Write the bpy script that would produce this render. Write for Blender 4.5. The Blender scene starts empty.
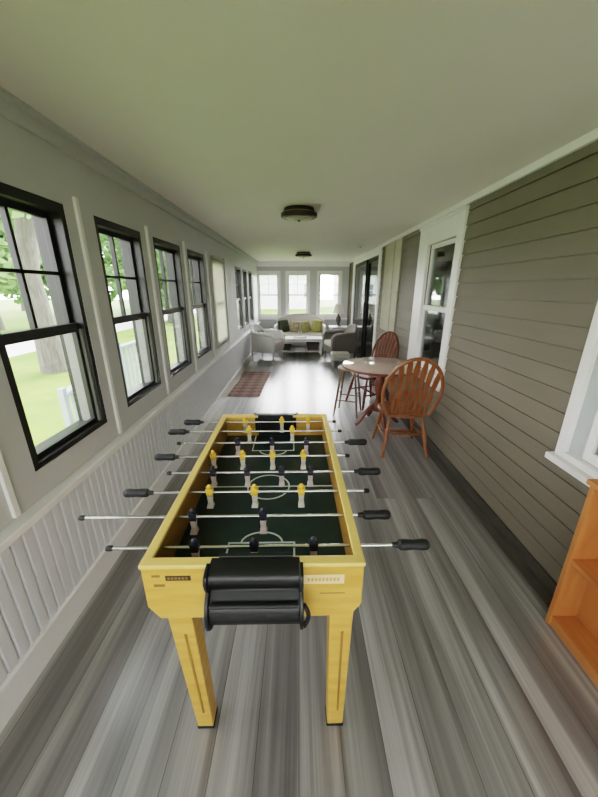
import bpy, bmesh, math, random
from mathutils import Vector, Matrix
random.seed(7)
SC = bpy.context.scene
COL = SC.collection
PI = math.pi

# ------------------------------------------------------------------ mesh builder
class MB:
    def __init__(s):
        s.bm = bmesh.new(); s.mi = 0
    def _f(s, vs):
        try:
            f = s.bm.faces.new(vs); f.material_index = s.mi; return f
        except ValueError:
            return None
    def hexa(s, p):
        v = [s.bm.verts.new(q) for q in p]
        for a in ((3,2,1,0),(4,5,6,7),(0,1,5,4),(1,2,6,5),(2,3,7,6),(3,0,4,7)): s._f([v[i] for i in a])
        return s
    def box(s, x0, x1, y0, y1, z0, z1):
        return s.hexa([(x0,y0,z0),(x1,y0,z0),(x1,y1,z0),(x0,y1,z0),(x0,y0,z1),(x1,y0,z1),(x1,y1,z1),(x0,y1,z1)])
    def frustum(s, c0, h0, c1, h1):
        (a,b,z0),(c,d,z1) = c0,c1
        return s.hexa([(a-h0[0],b-h0[1],z0),(a+h0[0],b-h0[1],z0),(a+h0[0],b+h0[1],z0),(a-h0[0],b+h0[1],z0),
                       (c-h1[0],d-h1[1],z1),(c+h1[0],d-h1[1],z1),(c+h1[0],d+h1[1],z1),(c-h1[0],d+h1[1],z1)])
    def tube(s, pts, radii, n=10, cap=True, flat=None):
        """sweep a round (or flattened) section along points"""
        pts = [Vector(p) for p in pts]
        if not isinstance(radii, (list, tuple)): radii = [radii]*len(pts)
        rings = []; up = None
        for i, p in enumerate(pts):
            t = (pts[min(i+1,len(pts)-1)] - pts[max(i-1,0)]).normalized()
            if up is None:
                a = Vector((0,0,1)) if abs(t.z) < .9 else Vector((0,1,0))
                u = t.cross(a).normalized()
            else:
                u = (up - t*up.dot(t)).normalized()
            up = u; w = t.cross(u)
            r = radii[i]
            rings.append([s.bm.verts.new(p + u*r*math.cos(2*PI*k/n) + w*r*math.sin(2*PI*k/n)*(flat or 1)) for k in range(n)])
        for a, b in zip(rings, rings[1:]):
            for k in range(n): s._f([a[k], a[(k+1)%n], b[(k+1)%n], b[k]])
        if cap:
            s._f(rings[0][::-1]); s._f(rings[-1])
        return s
    def lathe(s, prof, c=(0,0,0), n=24, axis='z'):
        rings = []
        for r, h in prof:
            ring = []
            for k in range(n):
                a = 2*PI*k/n; x, y = r*math.cos(a), r*math.sin(a)
                q = (x,y,h) if axis == 'z' else ((h,x,y) if axis == 'x' else (y,h,x))
                ring.append(s.bm.verts.new((c[0]+q[0], c[1]+q[1], c[2]+q[2])))
            rings.append(ring)
        for a, b in zip(rings, rings[1:]):
            for k in range(n): s._f([a[k], a[(k+1)%n], b[(k+1)%n], b[k]])
        s._f(rings[0][::-1]); s._f(rings[-1])
        return s
    def prism(s, poly, a, b, axis):
        """extrude 2-D polygon from a to b along an axis; poly coords are the other two axes in order"""
        def q(p, t):
            return (t,p[0],p[1]) if axis == 'x' else ((p[0],t,p[1]) if axis == 'y' else (p[0],p[1],t))
        A = [s.bm.verts.new(q(p,a)) for p in poly]; B = [s.bm.verts.new(q(p,b)) for p in poly]
        n = len(poly)
        for i in range(n): s._f([A[i],A[(i+1)%n],B[(i+1)%n],B[i]])
        s._f(A[::-1]); s._f(B)
        return s
    def ball(s, c, r, sub=2, sc=(1,1,1), jitter=0):
        d = bmesh.ops.create_icosphere(s.bm, subdivisions=sub, radius=r)
        for v in d['verts']:
            k = 1 + random.uniform(-jitter, jitter)
            v.co = Vector((v.co.x*sc[0]*k+c[0], v.co.y*sc[1]*k+c[1], v.co.z*sc[2]*k+c[2]))
            for f in v.link_faces: f.material_index = s.mi
        return s
    def pillow(s, c, w, h, t, n=10, M=None):
        """soft square cushion in the xz plane"""
        M = M or Matrix.Identity(4)
        for sg in (-1, 1):
            g = []
            for i in range(n+1):
                row = []
                for j in range(n+1):
                    u, v = 2*i/n-1, 2*j/n-1
                    th = (max(0,1-u**4)*max(0,1-v**4))**.5
                    k = 1-.10*(u*u*v*v) 
                    pin = 1 - .06*(1-abs(u))*(abs(v)>.99) - .06*(1-abs(v))*(abs(u)>.99)
                    p = M @ Vector((u*w/2*k*pin, sg*t/2*th, v*h/2*k*pin))
                    row.append(s.bm.verts.new(p + Vector(c)))
                g.append(row)
            for i in range(n):
                for j in range(n):
                    q = [g[i][j],g[i+1][j],g[i+1][j+1],g[i][j+1]]
                    s._f(q if sg < 0 else q[::-1])
        return s
    def build(s, name, mat, parent=None, smooth=False, bev=0, loc=(0,0,0), rz=0):
        if smooth: bmesh.ops.remove_doubles(s.bm, verts=s.bm.verts, dist=1e-5)
        bmesh.ops.recalc_face_normals(s.bm, faces=s.bm.faces)
        me = bpy.data.meshes.new(name); s.bm.to_mesh(me); s.bm.free()
        for m in (mat if isinstance(mat, (list, tuple)) else [mat]): me.materials.append(m)
        if smooth:
            me.polygons.foreach_set('use_smooth', [True]*len(me.polygons))
            try: me.set_sharp_from_angle(angle=math.radians(40))
            except Exception: pass
        o = bpy.data.objects.new(name, me); COL.objects.link(o)
        o.location = loc; o.rotation_euler = (0,0,rz)
        if parent: o.parent = parent
        if bev:
            b = o.modifiers.new('bevel','BEVEL'); b.width = bev; b.segments = 2; b.limit_method = 'ANGLE'; b.angle_limit = math.radians(40)
        return o

def tag(o, label, cat, group=None):
    o['label'] = label; o['category'] = cat
    if group: o['group'] = group
    return o
def thing(name, label, cat, loc=(0,0,0), rz=0, group=None):
    o = bpy.data.objects.new(name, None); COL.objects.link(o)
    o.empty_display_size = .1; o.location = loc; o.rotation_euler = (0,0,rz)
    return tag(o, label, cat, group)
def struct(o, label=None):
    o['kind'] = 'structure'
    if label: o['label'] = label
    return o
def empty_struct(name, label=None):
    o = bpy.data.objects.new(name, None); COL.objects.link(o); return struct(o, label)
def dup(root, loc, rz, label, group=None):
    r = root.copy(); COL.objects.link(r); r.location = loc; r.rotation_euler = (0,0,rz); r['label'] = label
    if group: r['group'] = group
    def kids(a, b):
        for ch in list(a.children):
            c = ch.copy(); COL.objects.link(c); c.parent = b; kids(ch, c)
    kids(root, r)
    return r

# ------------------------------------------------------------------ materials
def new_mat(name):
    m = bpy.data.materials.new(name); m.use_nodes = True
    nt = m.node_tree; b = nt.nodes['Principled BSDF']
    return m, nt, b
def srgb(r, g, b):
    f = lambda c: ((c/255)/12.92 if c/255 <= .04045 else (((c/255)+.055)/1.055)**2.4)
    return (f(r), f(g), f(b), 1)
def mix(c, k): return (c[0]*k, c[1]*k, c[2]*k, 1)
def mat(name, col, rough=.5, metal=0, var=.12, scale=12, stretch=(1,1,1), bump=0, spec=.5, col2=None):
    m, nt, b = new_mat(name)
    tc = nt.nodes.new('ShaderNodeTexCoord'); mp = nt.nodes.new('ShaderNodeMapping'); mp.inputs['Scale'].default_value = stretch
    no = nt.nodes.new('ShaderNodeTexNoise'); no.inputs['Scale'].default_value = scale; no.inputs['Detail'].default_value = 5
    cr = nt.nodes.new('ShaderNodeValToRGB')
    cr.color_ramp.elements[0].position = .3; cr.color_ramp.elements[1].position = .7
    cr.color_ramp.elements[0].color = col2 or mix(col, 1-var); cr.color_ramp.elements[1].color = mix(col, 1+var) if not col2 else col
    nt.links.new(tc.outputs['Object'], mp.inputs['Vector']); nt.links.new(mp.outputs[0], no.inputs['Vector'])
    nt.links.new(no.outputs['Fac'], cr.inputs[0]); nt.links.new(cr.outputs[0], b.inputs['Base Color'])
    b.inputs['Roughness'].default_value = rough; b.inputs['Metallic'].default_value = metal
    b.inputs['Specular IOR Level'].default_value = spec
    if bump:
        bp = nt.nodes.new('ShaderNodeBump'); bp.inputs['Strength'].default_value = bump; bp.inputs['Distance'].default_value = .01
        nt.links.new(no.outputs['Fac'], bp.inputs['Height']); nt.links.new(bp.outputs[0], b.inputs['Normal'])
    return m
def wicker(name, c1, c2, sc=45):
    m, nt, b = new_mat(name)
    tc = nt.nodes.new('ShaderNodeTexCoord')
    ck = nt.nodes.new('ShaderNodeTexChecker'); ck.inputs['Scale'].default_value = sc
    ck.inputs['Color1'].default_value = c1; ck.inputs['Color2'].default_value = c2
    nt.links.new(tc.outputs['Object'], ck.inputs['Vector']); nt.links.new(ck.outputs['Color'], b.inputs['Base Color'])
    bp = nt.nodes.new('ShaderNodeBump'); bp.inputs['Strength'].default_value = .5
    nt.links.new(ck.outputs['Fac'], bp.inputs['Height']); nt.links.new(bp.outputs[0], b.inputs['Normal'])
    b.inputs['Roughness'].default_value = .6
    return m
def glass_mat(name, tint=(1,1,1,1), refl=1.0):
    m = bpy.data.materials.new(name); m.use_nodes = True; nt = m.node_tree
    nt.nodes.remove(nt.nodes['Principled BSDF']); out = nt.nodes['Material Output']
    tr = nt.nodes.new('ShaderNodeBsdfTransparent'); tr.inputs[0].default_value = tint
    gl = nt.nodes.new('ShaderNodeBsdfGlossy'); gl.inputs['Roughness'].default_value = .02
    fr = nt.nodes.new('ShaderNodeLayerWeight'); fr.inputs['Blend'].default_value = .5
    pw = nt.nodes.new('ShaderNodeMath'); pw.operation = 'POWER'; pw.inputs[1].default_value = 5
    mu = nt.nodes.new('ShaderNodeMath'); mu.operation = 'MULTIPLY_ADD'; mu.inputs[1].default_value = .9; mu.inputs[2].default_value = .04*refl; mu.use_clamp = True
    nt.links.new(fr.outputs['Facing'], pw.inputs[0]); fr = pw
    mx = nt.nodes.new('ShaderNodeMixShader')
    nt.links.new(fr.outputs[0], mu.inputs[0]); nt.links.new(mu.outputs[0], mx.inputs[0])
    nt.links.new(tr.outputs[0], mx.inputs[1]); nt.links.new(gl.outputs[0], mx.inputs[2]); nt.links.new(mx.outputs[0], out.inputs[0])
    return m
def floor_mat():
    m, nt, b = new_mat('grey_plank_vinyl')
    L = nt.links
    tc = nt.nodes.new('ShaderNodeTexCoord'); sp = nt.nodes.new('ShaderNodeSeparateXYZ'); cb = nt.nodes.new('ShaderNodeCombineXYZ')
    L.new(tc.outputs['Object'], sp.inputs[0]); L.new(sp.outputs['Y'], cb.inputs['X']); L.new(sp.outputs['X'], cb.inputs['Y'])
    br = nt.nodes.new('ShaderNodeTexBrick'); br.offset = .37; br.inputs['Scale'].default_value = 1
    br.inputs['Brick Width'].default_value = 3.4; br.inputs['Row Height'].default_value = .152
    br.inputs['Mortar Size'].default_value = .0016; br.inputs['Mortar Smooth'].default_value = .3; br.inputs['Bias'].default_value = 0
    br.inputs['Color1'].default_value = (0,0,0,1); br.inputs['Color2'].default_value = (1,1,1,1); br.inputs['Mortar'].default_value = (.5,.5,.5,1)
    L.new(cb.outputs[0], br.inputs['Vector'])
    # long soft streaks along the planks, shifted per plank
    mp = nt.nodes.new('ShaderNodeMapping'); mp.inputs['Scale'].default_value = (.22, 6.5, 1)
    ad = nt.nodes.new('ShaderNodeVectorMath'); ad.operation = 'ADD'
    sc = nt.nodes.new('ShaderNodeVectorMath'); sc.operation = 'SCALE'; sc.inputs['Scale'].default_value = 3.7
    L.new(br.outputs['Color'], sc.inputs[0]); L.new(cb.outputs[0], ad.inputs[0]); L.new(sc.outputs[0], ad.inputs[1]); L.new(ad.outputs[0], mp.inputs[0])
    n1 = nt.nodes.new('ShaderNodeTexNoise'); n1.inputs['Scale'].default_value = 1.6; n1.inputs['Detail'].default_value = 3; n1.inputs['Distortion'].default_value = .25
    L.new(mp.outputs[0], n1.inputs['Vector'])
    mp2 = nt.nodes.new('ShaderNodeMapping'); mp2.inputs['Scale'].default_value = (1.1, 55, 1); L.new(ad.outputs[0], mp2.inputs[0])
    n2 = nt.nodes.new('ShaderNodeTexNoise'); n2.inputs['Scale'].default_value = 1.5; n2.inputs['Detail'].default_value = 4; L.new(mp2.outputs[0], n2.inputs['Vector'])
    a1 = nt.nodes.new('ShaderNodeMath'); a1.operation = 'MULTIPLY_ADD'; a1.inputs[1].default_value = .30
    a2 = nt.nodes.new('ShaderNodeMath'); a2.operation = 'MULTIPLY_ADD'; a2.inputs[1].default_value = .13
    L.new(n2.outputs['Fac'], a1.inputs[0]); L.new(n1.outputs['Fac'], a1.inputs[2])
    L.new(br.outputs['Color'], a2.inputs[0]); L.new(a1.outputs[0], a2.inputs[2])
    cr = nt.nodes.new('ShaderNodeValToRGB'); e = cr.color_ramp.elements
    e[0].position = .44; e[0].color = FLOOR[0]; e[1].position = .98; e[1].color = FLOOR[2]
    k = e.new(.70); k.color = FLOOR[1]
    L.new(a2.outputs[0], cr.inputs[0])
    mx = nt.nodes.new('ShaderNodeMix'); mx.data_type = 'RGBA'; mx.inputs['B'].default_value = mix(FLOOR[0], .72)
    L.new(br.outputs['Fac'], mx.inputs['Factor']); L.new(cr.outputs[0], mx.inputs['A']); L.new(mx.outputs['Result'], b.inputs['Base Color'])
    b.inputs['Roughness'].default_value = .34; b.inputs['Specular IOR Level'].default_value = .9
    b.inputs['Coat Weight'].default_value = .8; b.inputs['Coat Roughness'].default_value = .28
    bp = nt.nodes.new('ShaderNodeBump'); bp.inputs['Strength'].default_value = .06; bp.inputs['Distance'].default_value = .004
    L.new(n2.outputs['Fac'], bp.inputs['Height']); L.new(bp.outputs[0], b.inputs['Normal'])
    return m
FLOOR = (srgb(69,66,65), srgb(124,121,118), srgb(185,182,178))

M = {}
M['ceiling'] = mat('ceiling_paint', srgb(236,228,224), .8, var=.012, scale=3)
M['wall'] = mat('grey_white_wall_paint', srgb(192,192,193), .6, var=.02, scale=4)
M['wains'] = mat('beadboard_paint', srgb(214,215,219), .45, var=.02, scale=4)
M['trim'] = mat('white_trim_paint', srgb(236,234,232), .4, var=.02, scale=6)
M['siding'] = mat('taupe_siding_paint', srgb(112,105,91), .6, var=.07, scale=3, stretch=(1,.5,3))
M['panel'] = mat('pale_beige_board', srgb(176,170,144), .55, var=.08, scale=5)
M['darkbase'] = mat('dark_skirting', srgb(70,66,58), .6, var=.15, scale=8)
M['floor_shade'] = mat('dark_floor_shade', srgb(86,81,75), .5, var=.18, scale=6, stretch=(6,1,1))  # dark tone stands in for floor shade beside the house wall
M['black'] = mat('black_window_frame', srgb(24,23,22), .4, var=.2, scale=10)
M['track'] = mat('grey_window_track', srgb(120,120,116), .5, var=.1)
M['storm'] = mat('blue_grey_storm_frame', srgb(178,184,184), .35, var=.05)
M['sashgrey'] = mat('pale_grey_sash', srgb(190,188,184), .5, var=.04)
M['glass'] = glass_mat('clear_pane')
M['houseglass'] = glass_mat('house_window_pane', (.75,.78,.78,1), 1.6)
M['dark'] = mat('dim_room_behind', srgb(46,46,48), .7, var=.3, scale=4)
M['floor'] = floor_mat()
M['shade'] = mat('white_roller_shade', srgb(226,224,214), .8, var=.05, scale=20)
def translucent(m, k=.35):
    nt = m.node_tree; b = nt.nodes['Principled BSDF']; out = nt.nodes['Material Output']
    tl = nt.nodes.new('ShaderNodeBsdfTranslucent'); mx = nt.nodes.new('ShaderNodeMixShader'); mx.inputs[0].default_value = k
    src = b.inputs['Base Color'].links[0].from_socket
    nt.links.new(src, tl.inputs[0]); nt.links.new(b.outputs[0], mx.inputs[1]); nt.links.new(tl.outputs[0], mx.inputs[2]); nt.links.new(mx.outputs[0], out.inputs[0])
translucent(M['shade'], .6)
# exterior
M['lawn'] = mat('mown_lawn', srgb(112,138,44), .9, var=.2, scale=1.2, col2=srgb(84,112,32))
M['road'] = mat('pale_road', srgb(214,212,208), .8, var=.05, scale=1)
M['bark'] = mat('grey_bark', srgb(98,94,88), .9, var=.35, scale=9, stretch=(3,3,.4), bump=.4)
M['leaf'] = mat('green_leaves', srgb(124,154,98), .6, var=.4, scale=1.2, col2=srgb(88,122,70))
M['deck'] = mat('deck_boards', srgb(170,166,158), .7, var=.12, scale=6)
M['rail'] = mat('weathered_white_rail', srgb(158,166,168), .6, var=.08, scale=8)
M['housewhite'] = mat('white_house_siding', srgb(226,226,230), .7, var=.04, scale=2, stretch=(.2,.2,6))
M['housepink'] = mat('rose_house_siding', srgb(216,190,184), .7, var=.06, scale=2, stretch=(.2,.2,6))
M['roof'] = mat('grey_shingles', srgb(128,122,120), .9, var=.2, scale=8)
M['pane'] = mat('dull_far_pane', srgb(120,130,140), .2, var=.1)
# furniture
M['yellow'] = mat('yellow_pine_veneer', srgb(212,170,84), .38, var=.14, scale=5, stretch=(1,1,8), col2=srgb(196,148,62))
M['rim'] = mat('pale_yellow_rim', srgb(230,198,112), .35, var=.06, scale=8)
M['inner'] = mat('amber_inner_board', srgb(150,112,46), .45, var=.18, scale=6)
M['turf'] = mat('dark_green_playfield', srgb(20,44,42), .35, var=.15, scale=20)
M['line'] = mat('white_field_line', srgb(212,222,220), .5, var=.04)
M['plastic'] = mat('black_plastic', srgb(13,13,14), .42, var=.2, scale=20)
M['rubber'] = mat('black_rubber_grip', srgb(20,20,21), .55, var=.2, scale=30)
M['steel'] = mat('polished_steel_rod', srgb(214,214,210), .22, 1.0, var=.04, scale=30)
M['pl_yellow'] = mat('yellow_player', srgb(232,188,70), .4, var=.05)
M['pl_dark'] = mat('navy_player', srgb(24,26,40), .4, var=.08)
M['pl_white'] = mat('white_player_legs', srgb(226,218,210), .4, var=.05)
M['pl_pink'] = mat('rose_white_player_legs', srgb(214,196,196), .4, var=.08)
M['bolt'] = mat('dark_bolt', srgb(60,44,28), .4, .6, var=.1)
M['sticker'] = mat('cream_sticker', srgb(238,214,160), .5, var=.04)
M['ink'] = mat('orange_sticker_ink', srgb(214,160,92), .5, var=.08)
M['plate'] = mat('dark_brown_plate', srgb(58,42,18), .5, var=.1)
M['plate_ink'] = mat('ochre_plate_ink', srgb(128,100,48), .5, var=.1)
M['oak'] = mat('orange_oak', srgb(146,94,56), .32, var=.25, scale=5, stretch=(5,5,.8), col2=srgb(120,70,38))
M['darkoak'] = mat('red_brown_oak', srgb(120,68,48), .32, var=.25, scale=5, stretch=(5,5,.8), col2=srgb(92,44,28))
M['tabletop'] = mat('red_oak_top_with_reflection', srgb(206,184,174), .12, var=.08, scale=4, stretch=(1,7,1))  # base colour lightened to stand in for window reflections on the oak
M['stool'] = mat('grey_brown_wood', srgb(118,96,82), .4, var=.2, scale=6, stretch=(5,5,.8))
M['pine'] = mat('orange_pine_shelf', srgb(192,126,72), .38, var=.14, scale=4, stretch=(6,1,1), col2=srgb(168,102,54))
M['wicker'] = wicker('white_wicker', srgb(226,224,220), srgb(176,174,170))
M['greywicker'] = wicker('grey_wicker', srgb(150,144,138), srgb(104,98,94))
M['cushion'] = mat('cream_cushion', srgb(220,214,204), .9, var=.06, scale=25)
M['pinkcush'] = mat('rose_grey_cushion', srgb(204,192,190), .9, var=.07, scale=25)
M['p_dark'] = mat('dark_green_pillow', srgb(54,58,40), .9, var=.25, scale=14)
M['p_floral'] = mat('patterned_pillow', srgb(178,166,140), .9, var=.2, scale=16, col2=srgb(120,104,76))
M['p_olive'] = mat('olive_yellow_pillow', srgb(160,154,92), .9, var=.2, scale=14)
M['p_tan'] = mat('tan_green_pillow', srgb(142,134,88), .9, var=.2, scale=14)
M['whitewood'] = mat('white_painted_wood', srgb(232,230,226), .4, var=.03)
M['basket'] = wicker('dark_basket_weave', srgb(84,74,74), srgb(44,38,40), 70)
M['bronze'] = mat('bronze_metal', srgb(66,60,48), .4, .6, var=.2, scale=20)
M['frost'] = mat('frosted_glass', srgb(150,142,118), .4, var=.03)
M['lampshade'] = mat('white_lamp_shade', srgb(240,232,226), .8, var=.03)
M['lampbase'] = mat('dark_lamp_base', srgb(70,62,58), .35, var=.2)
M['book'] = mat('pale_book_cover', srgb(206,206,210), .6, var=.05)
M['book2'] = mat('grey_book_cover', srgb(150,150,156), .6, var=.05)
M['white_plastic'] = mat('white_plastic', srgb(230,230,222), .45, var=.02)
def rug_mat():
    m, nt, b = new_mat('woven_rug')
    tc = nt.nodes.new('ShaderNodeTexCoord'); mp = nt.nodes.new('ShaderNodeMapping'); mp.inputs['Rotation'].default_value = (0,0,PI/4)
    ck = nt.nodes.new('ShaderNodeTexChecker'); ck.inputs['Scale'].default_value = 8
    ck.inputs['Color1'].default_value = srgb(176,138,130); ck.inputs['Color2'].default_value = srgb(112,80,76)
    no = nt.nodes.new('ShaderNodeTexNoise'); no.inputs['Scale'].default_value = 14
    mx = nt.nodes.new('ShaderNodeMix'); mx.data_type = 'RGBA'; mx.inputs['B'].default_value = srgb(150,126,116)
    nt.links.new(tc.outputs['Object'], mp.inputs[0]); nt.links.new(mp.outputs[0], ck.inputs['Vector']); nt.links.new(tc.outputs['Object'], no.inputs['Vector'])
    nt.links.new(no.outputs['Fac'], mx.inputs['Factor']); nt.links.new(ck.outputs['Color'], mx.inputs['A']); nt.links.new(mx.outputs['Result'], b.inputs['Base Color'])
    b.inputs['Roughness'].default_value = .95
    return m
M['rug'] = rug_mat()

# ------------------------------------------------------------------ the room
XL, XR, YN, YF, ZC = -1.12, 1.38, -1.7, 9.2, 2.24
T = .14
struct(MB().box(XL-T, XR+T, YN-T, YF+T, -.12, 0).build('floor', M['floor']))
struct(MB().box(XL-T, XR+T, YN-T, YF+T, ZC, ZC+.12).build('ceiling', M['ceiling']))
WZ0, WZ1 = .812, 1.932
LWIN = [(-1.15,-.60),(-.365,.185),(.42,.97),(1.20,1.75),(1.985,2.535),(2.735,3.33),(3.53,4.13),(4.42,5.12),(6.05,6.65),(6.85,7.4),(7.6,8.15)]
def wall_holes(mb, u0, u1, holes, put):
    """holes: (ua, ub, za, zb), sorted, not overlapping"""
    u = u0
    for a, b, za, zb in holes:
        put(mb, u, a, 0, ZC)
        if za > 0: put(mb, a, b, 0, za)
        put(mb, a, b, zb, ZC)
        u = b
    put(mb, u, u1, 0, ZC)
wl = MB(); wall_holes(wl, YN, YF, [(a,b,WZ0,WZ1) for a,b in LWIN], lambda m,a,b,z0,z1: m.box(XL-T, XL, a, b, z0, z1))
struct(wl.build('wall_left', M['wall']))
FWIN = [(-1.10,-.55),(-.31,.24),(.53,1.10)]
FZ0, FZ1 = .84, 1.95
NWIN = [(-1.02,-.34),(-.20,.48),(.62,1.26)]
for nm, ys, LST in (('wall_far',(YF,YF+T),[(a,b,FZ0,FZ1) for a,b in FWIN]),('wall_near',(YN-T,YN),[(a,b,.5,2.08) for a,b in NWIN])):
    wf = MB(); wall_holes(wf, XL-T, XR+T, LST, lambda m,a,b,z0,z1: m.box(a,b,ys[0],ys[1],z0,z1))
    struct(wf.build(nm, M['wall']))

# --- beadboard wainscot, ledge, baseboard, crown on the left wall
bead = [(YN, 0), (YN, .013)]
y = YN
while y < YF-.07:
    bead += [(y+.038,.013),(y+.041,.004),(y+.051,.004),(y+.054,.013)]
    y += .054
bead += [(YF,.013),(YF,0)]
struct(MB().prism([(XL+d, yy) for yy, d in bead], .14, .655, 'z').build('trim_1', M['wains']), 'vertical grooved beadboard below the left windows')
struct(MB().box(XL, XL+.062, YN, YF, .658, .69).box(XL, XL+.03, YN, YF, .63, .658).build('trim_2', M['trim'], bev=.004), 'white window ledge along the left wall')
bb = MB().box(XL, XL+.022, YN, YF, 0, .135).box(XL, XL+.03, YN, YF, .135, .152)
struct(bb.build('baseboard_left', M['trim'], bev=.003))
struct(MB().box(XL, XL+.02, YN, YF, ZC-.075, ZC).box(XL, XL+.05, YN, YF, ZC-.02, ZC).build('trim_3', M['wall'], bev=.004), 'crown board along the left ceiling edge')
struct(MB().box(XL, XR, YF-.02, YF, ZC-.13, ZC).build('trim_4', M['trim'], bev=.004), 'header board above the far windows')
struct(MB().box(XL, XR, YF-.022, YF, 0, .14).build('baseboard_far', M['trim'], bev=.003))
struct(MB().box(XL, XR, YF-.045, YF, FZ0-.09, FZ0-.05).build('trim_5', M['trim'], bev=.004), 'white ledge under the far windows')

# --- black double-hung windows of the left wall
def black_window(n, a, b, shade=False):
    r = empty_struct('window_%d' % n)
    xo, xi = XL-.145, XL-.002
    fw = .03
    f = MB()
    f.box(xo,xi,a,a+fw,WZ0,WZ1).box(xo,xi,b-fw,b,WZ0,WZ1).box(xo,xi,a+fw,b-fw,WZ1-.042,WZ1).box(xo,xi,a+fw,b-fw,WZ0,WZ0+.026)
    f.build('window_frame', M['black'], r, bev=.002)
    MB().box(xo+.03,xi-.012,b-fw-.012,b-fw,WZ0+.026,WZ0+.54).box(xo+.03,xi-.012,a+fw,a+fw+.012,WZ0+.026,WZ0+.54).build('sash_track', M['track'], r)
    zm = 1.362
    ia, ib = a+fw, b-fw
    xs = XL-.088
    s = MB(); x0, x1 = xs+.005, xs+.032
    s.box(x0,x1,ia,ia+.026,zm-.02,WZ1-.042).box(x0,x1,ib-.026,ib,zm-.02,WZ1-.042).box(x0,x1,ia+.026,ib-.026,WZ1-.07,WZ1-.042).box(x0,x1,ia+.026,ib-.026,zm-.02,zm+.02)
    ym, zq = (ia+ib)/2, (zm+WZ1-.05)/2
    s.box(x0,x1,ym-.008,ym+.008,zm,WZ1-.05).box(x0,x1,ia,ib,zq-.008,zq+.008)
    s.build('upper_sash', M['black'], r, bev=.002)
    s = MB(); x0, x1 = xs+.034, xs+.06
    s.box(x0,x1,ia+.012,ia+.034,WZ0+.026,zm+.02).box(x0,x1,ib-.034,ib-.012,WZ0+.026,zm+.02).box(x0,x1,ia+.034,ib-.034,WZ0+.026,WZ0+.05).box(x0-.001,x1+.002,ia+.012,ib-.012,zm-.022,zm+.022)
    s.build('lower_sash', M['black'], r, bev=.002)
    MB().box(xs+.017,xs+.02,ia+.02,ib-.02,zm,WZ1-.06).build('upper_pane', M['glass'], r)
    MB().box(xs+.046,xs+.049,ia+.03,ib-.03,WZ0+.045,zm).build('lower_pane', M['glass'], r)
    if shade:
        MB().box(XL+.004,XL+.007,a-.02,b+.02,WZ0-.03,WZ1-.01).tube([(XL+.02,a-.02,WZ1),(XL+.02,b+.02,WZ1)], .018).box(XL+.001,XL+.012,a-.02,b+.02,WZ0-.04,WZ0-.02).build('roller_shade', M['shade'], r)
for n, (a, b) in enumerate(LWIN): black_window(n+1, a, b, n == 7)
# white lit corner trims of the left window openings
tr = MB()
for a, b in LWIN:
    tr.box(XL, XL+.016, b+.075, b+.10, .70, WZ1+.05)
struct(tr.build('trim_6', M['trim'], bev=.002), 'narrow casings beside the left windows')

# --- white double-hung windows of far and near walls
def white_window(n, a, b, y0, out, FZ0=FZ0, FZ1=FZ1):
    r = empty_struct('window_%d' % n)
    ya, yb = sorted((y0, y0+out*.10)); yc, yd = sorted((y0-out*.015, y0+out*.0))
    c = MB(); w = .055
    c.box(a-w,a,yc,yd,FZ0-.05,FZ1+w).box(b,b+w,yc,yd,FZ0-.05,FZ1+w).box(a,b,yc,yd,FZ1,FZ1+w).box(a-w,b+w,yc-.015,yd,FZ0-.05,FZ0)
    c.build('casing', M['trim'], r, bev=.003)
    f = MB(); f.box(a,a+.022,ya,yb,FZ0,FZ1).box(b-.022,b,ya,yb,FZ0,FZ1).box(a+.022,b-.022,ya,yb,FZ1-.025,FZ1).box(a+.022,b-.022,ya,yb,FZ0,FZ0+.022)
    f.build('window_frame', M['trim'], r)
    ym = y0+out*.06; zm = (FZ0+FZ1)/2; s = MB()
    s.box(a+.022,a+.045,ym-.012,ym+.012,FZ0,FZ1).box(b-.045,b-.022,ym-.012,ym+.012,FZ0,FZ1).box(a+.045,b-.045,ym-.012,ym+.012,zm-.016,zm+.016)
    s.box(a+.045,b-.045,ym-.012,ym+.012,FZ1-.05,FZ1-.02).box(a+.045,b-.045,ym-.012,ym+.012,FZ0+.02,FZ0+.05)
    xm = (a+b)/2; zq = (zm+FZ1)/2
    s.box(xm-.007,xm+.007,ym-.008,ym+.008,zm,FZ1-.03).box(a+.03,b-.03,ym-.008,ym+.008,zq-.007,zq+.007)
    s.build('sash', M['sashgrey'], r)
    MB().box(a+.03,b-.03,ym-.002,ym+.002,FZ0+.03,FZ1-.03).build('pane', M['glass'], r)
for k, (a, b) in enumerate(FWIN):
    white_window(12+k, a, b, YF, 1)
for k, (a, b) in enumerate(NWIN): white_window(15+k, a, b, YN, -1, .5, 2.08)

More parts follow.
